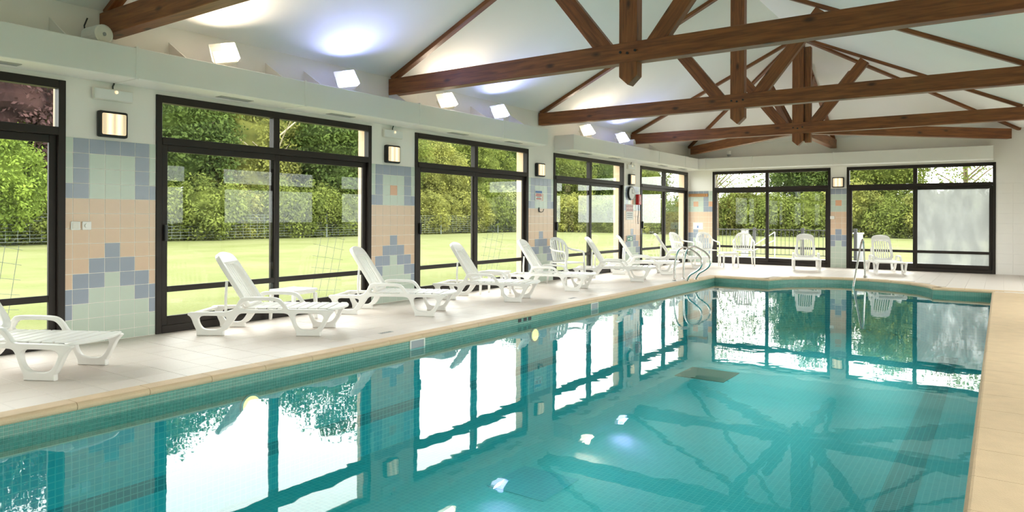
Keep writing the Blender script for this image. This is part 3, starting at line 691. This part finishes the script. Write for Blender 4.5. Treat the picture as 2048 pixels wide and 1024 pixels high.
def make_lounger():
    t = thing('sun_lounger', '', 'sun lounger')
    for y in (.023, LW - .023): link('side_frame', side_me, None, t, (0, y, 0))
    for k in range(8): link('seat_slat', sl_me, M['plastic'], t, (.53 + k * .1115, 0, .292))
    link('seat_nose', nose_me, M['plastic'], t, (1.423, 0, .288))
    MB().box(-.07, -.02, .046, LW - .046, .215, .245).build('rear_rail', M['plastic'], t, .006)
    MB().box(.262, .30, .046, LW - .046, .215, .245).build('cross_rail', M['plastic'], t, .006)
    MB().box(1.16, 1.21, .046, LW - .046, .25, .28).build('cross_rail', M['plastic'], t, .006)
    b = link('backrest', back_me, M['plastic'], t); a = R(57)
    up = Vector((-math.cos(a), 0, math.sin(a))); ac = Vector((0, 1, 0)); nr = ac.cross(up)
    mw = Matrix((ac, -nr if False else Vector((-math.sin(a), 0, -math.cos(a))), up)).transposed().to_4x4(); mw.translation = (.505, .065, .285); b.matrix_local = mw
    for k in range(6): link('back_slat', bslat_me, M['plastic'], b, (.25 + (k - 2.5) * .0486, -.035 * ((k - 2.5) * .0486 / .25) ** 2, 0))
    for y in (.088, LW - .088): MB().tube([(.285, y, .235), (.283, y, .40), (.295, y, .585)], [.017, .016, .015], 8).build('prop', M['plastic'], t, smooth=True)
    return t
LPOS = [((-6.053, 2.389), 29, 'white slatted sun lounger nearest the camera, cut off by the left edge'),
        ((-6.021, 4.961), 34.2, 'white slatted sun lounger beside the low side table in front of the big window'),
        ((-6.023, 6.808), 26.3, 'white slatted sun lounger in front of the second tiled pier'),
        ((-5.972, 8.724), 18.9, 'white slatted sun lounger third along with a side table behind its armrest'),
        ((-6.028, 10.608), 14, 'white slatted sun lounger in front of the white armchair'),
        ((-5.887, 12.985), 20, 'white sun lounger seen edge-on in front of the clock pier window'),
        ((-6.089, 14.973), 31, 'white sun lounger just left of the pool ladder'),
        ((-6.167, 17.19), 22, 'white sun lounger behind the pool ladder rails'),
        ((-4.2, 18.02), -75.3, 'white sun lounger facing the pool before the left far window'),
        ((-2.382, 18.045), -72, 'white sun lounger facing the pool before the right far window')]
proto = make_lounger()
for i, (p, th, lab) in enumerate(LPOS):
    o = proto if i == 0 else copy_tree(proto)
    d = Vector((math.cos(R(th)), math.sin(R(th)))); o.location = (p[0] - d.x * 1.352, p[1] - d.y * 1.352, .001); o.rotation_euler = (0, 0, R(th))
    o['label'] = lab; o['category'] = 'sun lounger'; o['group'] = 'white sun loungers around the pool'

# side tables
def make_table():
    t = thing('side_table', '', 'side table')
    MB().box(-.21, .21, -.21, .21, .355, .385).build('table_top', M['plastic'], t, .012, seg=2)
    MB().box(-.19, .19, -.19, .19, .325, .355).build('apron', M['plastic'], t, .006)
    for sx in (-1, 1):
        for sy in (-1, 1):
            MB().add([(sx * .185 - .022, sy * .185 - .022, .33), (sx * .185 + .022, sy * .185 - .022, .33), (sx * .185 + .022, sy * .185 + .022, .33), (sx * .185 - .022, sy * .185 + .022, .33),
                      (sx * .195 - .016, sy * .195 - .016, 0), (sx * .195 + .016, sy * .195 - .016, 0), (sx * .195 + .016, sy * .195 + .016, 0), (sx * .195 - .016, sy * .195 + .016, 0)],
                     [(0, 1, 2, 3), (7, 6, 5, 4), (0, 4, 5, 1), (1, 5, 6, 2), (2, 6, 7, 3), (3, 7, 4, 0)]).build('leg', M['plastic'], t, .004)
    return t
tb = make_table()
for i, (x, y, a, lab) in enumerate(((-7.31, 5.6, 8, 'low white side table behind the second lounger'), (-6.99, 9.45, 15, 'low white side table behind the fourth lounger'), (-5.92, 18.38, 38, 'low white side table among the far chairs'))):
    o = tb if i == 0 else copy_tree(tb)
    o.location = (x, y, .001); o.rotation_euler = (0, 0, R(a)); tag(o, lab, 'side table', 'white side tables')

# monobloc armchairs (local +y is the back, -y the front)
def make_chair():
    t = thing('garden_chair', '', 'chair')
    seat = MB(); 
    seat.box(-.21, .21, -.24, .20, .40, .425); seat.build('seat', M['plastic'], t, .012, seg=2)
    o_ = chaikin([(-.20, 0), (-.235, .15), (-.245, .30), (-.19, .44), (-.08, .495), (.08, .495), (.19, .44), (.245, .30), (.235, .15), (.20, 0)], 2)
    holes = []
    for k in range(7):
        u = (k - 3) * .052; top = .435 - abs(k - 3) ** 1.6 * .016; holes.append([(u - .013, .05), (u + .013, .05), (u * 1.2 + .015, top), (u * 1.2 - .015, top)])
    bm_ = fill2d('backrest', [o_] + holes, .022, .004)
    for v in bm_.vertices: v.co.y += -.10 * (v.co.x / .25) ** 2 + .24 * v.co.z
    link('backrest', bm_, M['plastic'], t, (0, .20, .405))
    for s in (-1, 1):
        MB().tube(chaikin([(s * .235, .20, .70), (s * .27, .10, .655), (s * .275, -.05, .64), (s * .27, -.20, .63), (s * .262, -.235, .60), (s * .262, -.24, .40)], 2, False), .019, 8).build('armrest', M['plastic'], t, smooth=True)
        MB().tube([(s * .262, -.24, .42), (s * .272, -.255, .2), (s * .28, -.265, 0)], [.024, .021, .017], 8).build('leg', M['plastic'], t, smooth=True)
        MB().tube([(s * .20, .19, .44), (s * .225, .25, .2), (s * .24, .29, 0)], [.025, .021, .017], 8).build('leg', M['plastic'], t, smooth=True)
        MB().box(min(s * .20, s * .265), max(s * .20, s * .265), -.25, .19, .40, .418).build('seat_rail', M['plastic'], t, .005)
    return t
ch = make_chair()
for i, (x, y, face, lab) in enumerate(((-6.98, 11.76, -12, 'white plastic armchair in front of the third tiled pier'), (-5.76, 19.17, -72, 'white plastic armchair facing the pool right of the far side table'),
                                       (-6.62, 18.72, -48, 'white plastic armchair by the far corner facing the pool'), (-7.12, 18.1, -14, 'white plastic armchair seen side-on behind the ladder'))):
    o = ch if i == 0 else copy_tree(ch)
    o.location = (x, y, .001); o.rotation_euler = (0, 0, R(face + 90)); tag(o, lab, 'chair', 'white plastic armchairs')

# ------------------------------------------------------------------ steel rails
t = thing('pool_ladder', 'pair of curved stainless steel ladder rails at the pool edge', 'pool ladder', (-5.51, 13.66, 0))
lp = [(0, 0), (.0, .30), (.03, .52), (.08, .645), (.18, .70), (.275, .685), (.50, .567), (.585, .43), (.555, .29), (.44, .20), (.32, .135), (.265, .02)]
for dy in (0, .5):
    s = MB().tube([(a, dy, b) for a, b in chaikin(lp, 3, False)], .0205, 12).build('rail', M['steel'], t, smooth=True)
    for a in (0, .265): MB().cyl((a, dy, .008), (a, dy, .02), .045, .04, n=18).build('flange', M['steel'], s)
t = thing('grab_rail', 'steel handrail standing at the rounded pool end', 'handrail', (-2.45, 16.80, 0))
MB().tube(chaikin([(.02, .05, 0), (.0, .04, .45), (-.01, .0, .83), (-.03, -.08, .84), (-.06, -.36, .40), (-.10, -.80, -.25)], 2, False), .02, 12).build('rail', M['steel'], t, smooth=True)
MB().cyl((.02, .05, .008), (.02, .05, .05), .045, .03, n=16).build('flange', M['steel'], t)

# ------------------------------------------------------------------ outside
g = MB(); ZG = -.15
for x0, x1, y0, y1 in ((-160, XL - WT, -120, 170), (XL - WT, XR + .2, YE + WT, 170), (XR + .2, 120, -120, 170), (XL - WT, XR + .2, -120, YN - .2)):
    g.add([(x0, y0, ZG), (x1, y0, ZG), (x1, y1, ZG), (x0, y1, ZG)], [(0, 1, 2, 3)])
lw_ = g.build('lawn', M['grass']); tag(lw_, 'bright mown lawn outside the windows', 'lawn', kind='structure')
tr = MB().box(-9, 1.5, YE + WT, 24.2, ZG - .1, -.03).build('terrace', M['terrace']); tag(tr, 'pale paved terrace outside the far windows', 'terrace', kind='structure')
# railing
t = thing('terrace_railing', 'dark metal railing with thin bars on the far terrace', 'railing', (-8.4, 24.0, -.03))
MB().box(0, 4.7, -.02, .02, .92, .95).build('top_rail', M['rail'], t); MB().box(0, 4.7, -.015, .015, .10, .125).build('bottom_rail', M['rail'], t)
for k in range(36): MB().cyl((.08 + k * .13, 0, .11), (.08 + k * .13, 0, .93), .008, n=6).build('bar', M['rail'], t)
for x in (.0, 1.55, 3.1, 4.66): MB().box(x - .045, x + .045, -.045, .045, 0, 1.0).build('post', M['rail'], t, .004)
t = thing('step_handrail', 'pale sloping handrail beside the terrace steps', 'handrail', (-6.78, 23.7, -.03))
for dz in (0, -.27): MB().tube([(0, 0, .40 + dz * .6), (.68, 0, .87 + dz)], .013, 8).build('rail', M['whiterail'], t)
for a in (0, .68): MB().cyl((a, 0, 0), (a, 0, .40 + a * .69), .014, n=8).build('post', M['whiterail'], t)
t = thing('terrace_pillar', 'stubby grey stone gate pillar behind the railing', 'pillar', (-7.95, 26.6, ZG)); MB().box(-.11, .11, -.11, .11, 0, .98).build('shaft', M['grate'], t, .01); MB().box(-.13, .13, -.13, .13, .98, 1.03).build('cap', M['grate'], t, .01)
t = thing('terrace_cabinet', 'grey panel screen with a pale top edge outside the right far window', 'screen', (-3.72, 24.4, ZG))
MB().box(-.13, .13, -.03, .03, .08, .95).build('panel', M['greyc'], t, .006); MB().box(-.16, .16, -.04, .04, .95, .99).build('top_rail', M['whiterail'], t, .006)
for sx in (-.1, .1): MB().box(sx - .02, sx + .02, -.03, .03, 0, .08).build('foot', M['rail'], t)
# wire fence in front of the trees
t = thing('wire_fence', 'thin green wire mesh fence with posts along the tree belt', 'fence', (-38.2, 8, ZG))
for k in range(18): MB().cyl((0, k * 4.0, 0), (0, k * 4.0, 1.6), .045, n=6).build('post', M['whiterail'] if False else M['wire'], t)
w = MB()
for k in range(9): w.box(-.008, .008, 0, 68, .15 + k * .17, .165 + k * .17)
for k in range(136): w.box(-.006, .006, k * .5, k * .5 + .012, .15, 1.52)
o = w.build('wire_mesh', M['wire'], t); o['kind'] = 'stuff'
# wire trellises on the outside of the left wall
for k, (y, lab) in enumerate(((2.62, 'thin wire trellis outside the window at the left edge'), (6.78, 'thin wire trellis outside the window behind the second lounger'), (10.8, 'thin wire trellis outside the window behind the fourth lounger'))):
    t = thing('wire_trellis', lab, 'trellis', (XL - WT - .35, y, ZG), 0, 'wire trellises')
    for j in range(4): MB().cyl((.05 * j - .1, -.18 + j * .1, 0), (.05 * j + .1, -.10 + j * .1, 1.15), .0028, n=5).build('upright', M['wire'], t)
    for j in range(7): MB().cyl((-.05 + j * .02, -.2, .2 + j * .17), (.10 + j * .02, .24, .2 + j * .15), .0022, n=5).build('crosswire', M['wire'], t)

# trees: crown of leaf blades around an inner leafy mass, trunk below
def crown_mesh(name, rx, rz, zc, nclump, nleaf, leaf, m, seed, core=.72, low=-1):
    r = np.random.default_rng(seed)
    cl = []
    while len(cl) < nclump:
        p = r.normal(size=3); p /= np.linalg.norm(p); 
        if p[2] < low: continue
        k = r.uniform(.72, 1.0) * (1 + .14 * math.sin(p[0] * 5 + seed) * math.cos(p[2] * 4 + seed)); cl.append(p * k)
    cl = np.array(cl) * np.array([rx, rx, rz]) + np.array([0, 0, zc])
    cr = r.uniform(.16, .34, size=nclump) * rx
    cen = np.repeat(cl, nleaf, axis=0); rad = np.repeat(cr, nleaf)[:, None]
    dirs = r.normal(size=cen.shape); dirs /= np.linalg.norm(dirs, axis=1)[:, None]
    pos = cen + dirs * rad * r.uniform(.45, 1.05, size=(len(cen), 1))
    nrm = dirs + r.normal(scale=.55, size=cen.shape); nrm[:, 2] += .35; nrm /= np.linalg.norm(nrm, axis=1)[:, None]
    ref = r.normal(size=cen.shape); a = np.cross(nrm, ref); a /= np.linalg.norm(a, axis=1)[:, None]; b = np.cross(nrm, a)
    s = (leaf * r.uniform(.6, 1.25, size=(len(cen), 1)))
    v = np.stack([pos - a * s * .9, pos + b * s * .45, pos + a * s * .9, pos - b * s * .45], axis=1).reshape(-1, 3)
    nq = len(cen); f = np.arange(nq * 4).reshape(-1, 4)
    verts = v.tolist(); faces = f.tolist()
    if core:
        bm = bmesh.new(); bmesh.ops.create_icosphere(bm, subdivisions=4, radius=1)
        k0 = len(verts)
        for vv in bm.verts:
            p = np.array(vv.co); q = core * (1 + .16 * math.sin(p[0] * 6 + seed) * math.sin(p[1] * 5 + 2 * seed) + .10 * math.sin(p[2] * 9 + seed))
            verts.append((p[0] * rx * q, p[1] * rx * q, zc + p[2] * rz * q))
        for ff in bm.faces: faces.append([k0 + vv.index for vv in ff.verts])
        bm.free()
    me = bpy.data.meshes.new(name); me.from_pydata(verts, [], faces); me.materials.append(m); return me
def trunk_mesh(h, r0, m, seed):
    r = random.Random(seed); mb = MB()
    mb.tube([(0, 0, -.1), (r.uniform(-.1, .1), r.uniform(-.1, .1), h * .35), (r.uniform(-.2, .2), r.uniform(-.2, .2), h * .7), (0, 0, h)], [r0, r0 * .8, r0 * .6, r0 * .3], 8)
    for k in range(7):
        a = r.uniform(0, 2 * PI); z = h * r.uniform(.35, .8); L = h * r.uniform(.2, .38)
        mb.tube([(0, 0, z), (math.cos(a) * L * .5, math.sin(a) * L * .5, z + L * .45), (math.cos(a) * L, math.sin(a) * L, z + L * .8)], [r0 * .4, r0 * .25, r0 * .1], 6)
    me = mb.mesh('trunk'); me.materials.append(m); return me
KINDS = {}
def kind(nm, rx, rz, zc, nc, nl, leaf0, lm, seed, th, tr_, core=.60, tm='bark', low=-1):
    leaf = leaf0 * .74; nl = int(nl * 1.5)
    KINDS[nm] = (crown_mesh('crown', rx, rz, zc, nc, nl, leaf, LEAF[lm], seed, core, low), trunk_mesh(th, tr_, M[tm], seed))
kind('dark', 4.3, 6.2, 7.6, 230, 75, .21, 'dark', 3, 9, .3)
kind('mid', 4.0, 5.6, 7.0, 230, 75, .21, 'mid', 5, 8.5, .28)
kind('yellow', 3.4, 4.6, 5.6, 200, 75, .20, 'yellow', 8, 8, .22)
kind('purple', 4.2, 5.6, 8.2, 230, 75, .20, 'purple', 11, 9, .3)
kind('bright', 3.0, 3.6, 4.0, 190, 75, .19, 'bright', 14, 5.5, .2)
kind('shrub', 2.2, 1.7, 1.45, 120, 70, .15, 'mid', 17, 1.6, .08)
kind('shrub_y', 1.9, 1.9, 1.6, 120, 70, .15, 'yellow', 19, 1.6, .08)
kind('shrub_p', 1.5, 1.9, 1.8, 100, 70, .14, 'pale', 23, 1.8, .07)
kind('open', 4.6, 4.6, 7.6, 85, 40, .19, 'mid', 29, 9, .22, core=0)
def tree(k, x, y, sc, rz, label, cat='tree', group=None):
    nm = 'shrub' if k.startswith('shrub') else 'broadleaf_tree'
    t = thing(nm, label, cat, (x, y, ZG), rz, group); t.scale = (sc, sc, sc)
    link('crown', KINDS[k][0], None, t); link('trunk', KINDS[k][1], None, t); return t
rr_ = random.Random(4)
belt = [('purple', -41.5, 13.6, 1.0, 'dark purple leaved tree behind the lawn at the left edge'), ('bright', -38.6, 12.6, .74, 'light green young tree before the purple tree')]
ys = [17.5, 23.5, 29.5, 35.5, 42, 49, 56, 63.5, 71, 79, 88]
kk = ['mid', 'dark', 'yellow', 'dark', 'mid', 'yellow', 'mid', 'dark', 'mid', 'dark', 'mid']
for y, k in zip(ys, kk): belt.append((k, -43 + rr_.uniform(-.8, .8), y, rr_.uniform(.95, 1.1) * (1 if y < 36 else .85), {'mid': 'mid green broadleaf tree in the belt beyond the lawn', 'dark': 'dense dark green tree in the belt beyond the lawn', 'yellow': 'yellow green tree in the belt beyond the lawn'}[k]))
for k, x, y, s, lab in belt: tree(k, x, y, s, rr_.uniform(0, 6.28), lab, group='tree belt beyond the lawn')
for i in range(15):
    k = ['dark', 'mid', 'dark'][i % 3]; tree(k, -50 + rr_.uniform(-1.5, 1.5), 8 + i * 6.2, rr_.uniform(1.0, 1.2) * (1 if i < 5 else .85), rr_.uniform(0, 6.28), 'tall tree in the back row of the tree belt', group='back row of the tree belt')
for i in range(26):
    k = ['shrub', 'shrub_y', 'shrub', 'shrub_p'][rr_.randrange(4)]
    tree(k, -39.9 + rr_.uniform(-.5, .5), 9 + i * 2.9, rr_.uniform(.85, 1.35), rr_.uniform(0, 6.28), {'shrub': 'bushy green shrub behind the wire fence', 'shrub_y': 'yellow green shrub behind the wire fence', 'shrub_p': 'pale green shrub behind the wire fence'}[k], 'shrub', 'shrubs along the fence')
dt = thing('bare_tree', 'pale bare branched tree showing in the big window', 'tree', (-40.6, 29.3, ZG)); link('trunk', trunk_mesh(11.5, .16, M['palebark'], 77), None, dt)
# far end: hedge, trees
for i in range(15):
    k = ['shrub', 'shrub_y', 'shrub', 'shrub'][rr_.randrange(4)]
    tree(k, -37 + i * 2.75, 60 + rr_.uniform(-1, 1) - i * .2, rr_.uniform(.9, 1.2), rr_.uniform(0, 6.28), {'shrub': 'green hedge shrub beyond the terrace lawn', 'shrub_y': 'yellow green hedge shrub beyond the terrace lawn'}[k], 'shrub', 'hedge beyond the terrace')
for k, x, y, s, lab in (('dark', -13.6, 63, .80, 'dark tree filling the right half of the left far window'), ('mid', -7.6, 62, .85, 'full green tree in the left pane of the right far window'), ('open', -19.0, 56, .85, 'open crowned tree over the left far window'),
                        ('open', -2.0, 58, .9, 'open crowned tree behind the fogged pane'), ('mid', -31, 68, .7, 'green tree behind the far corner')):
    tree(k, x, y, s, rr_.uniform(0, 6.28), lab)
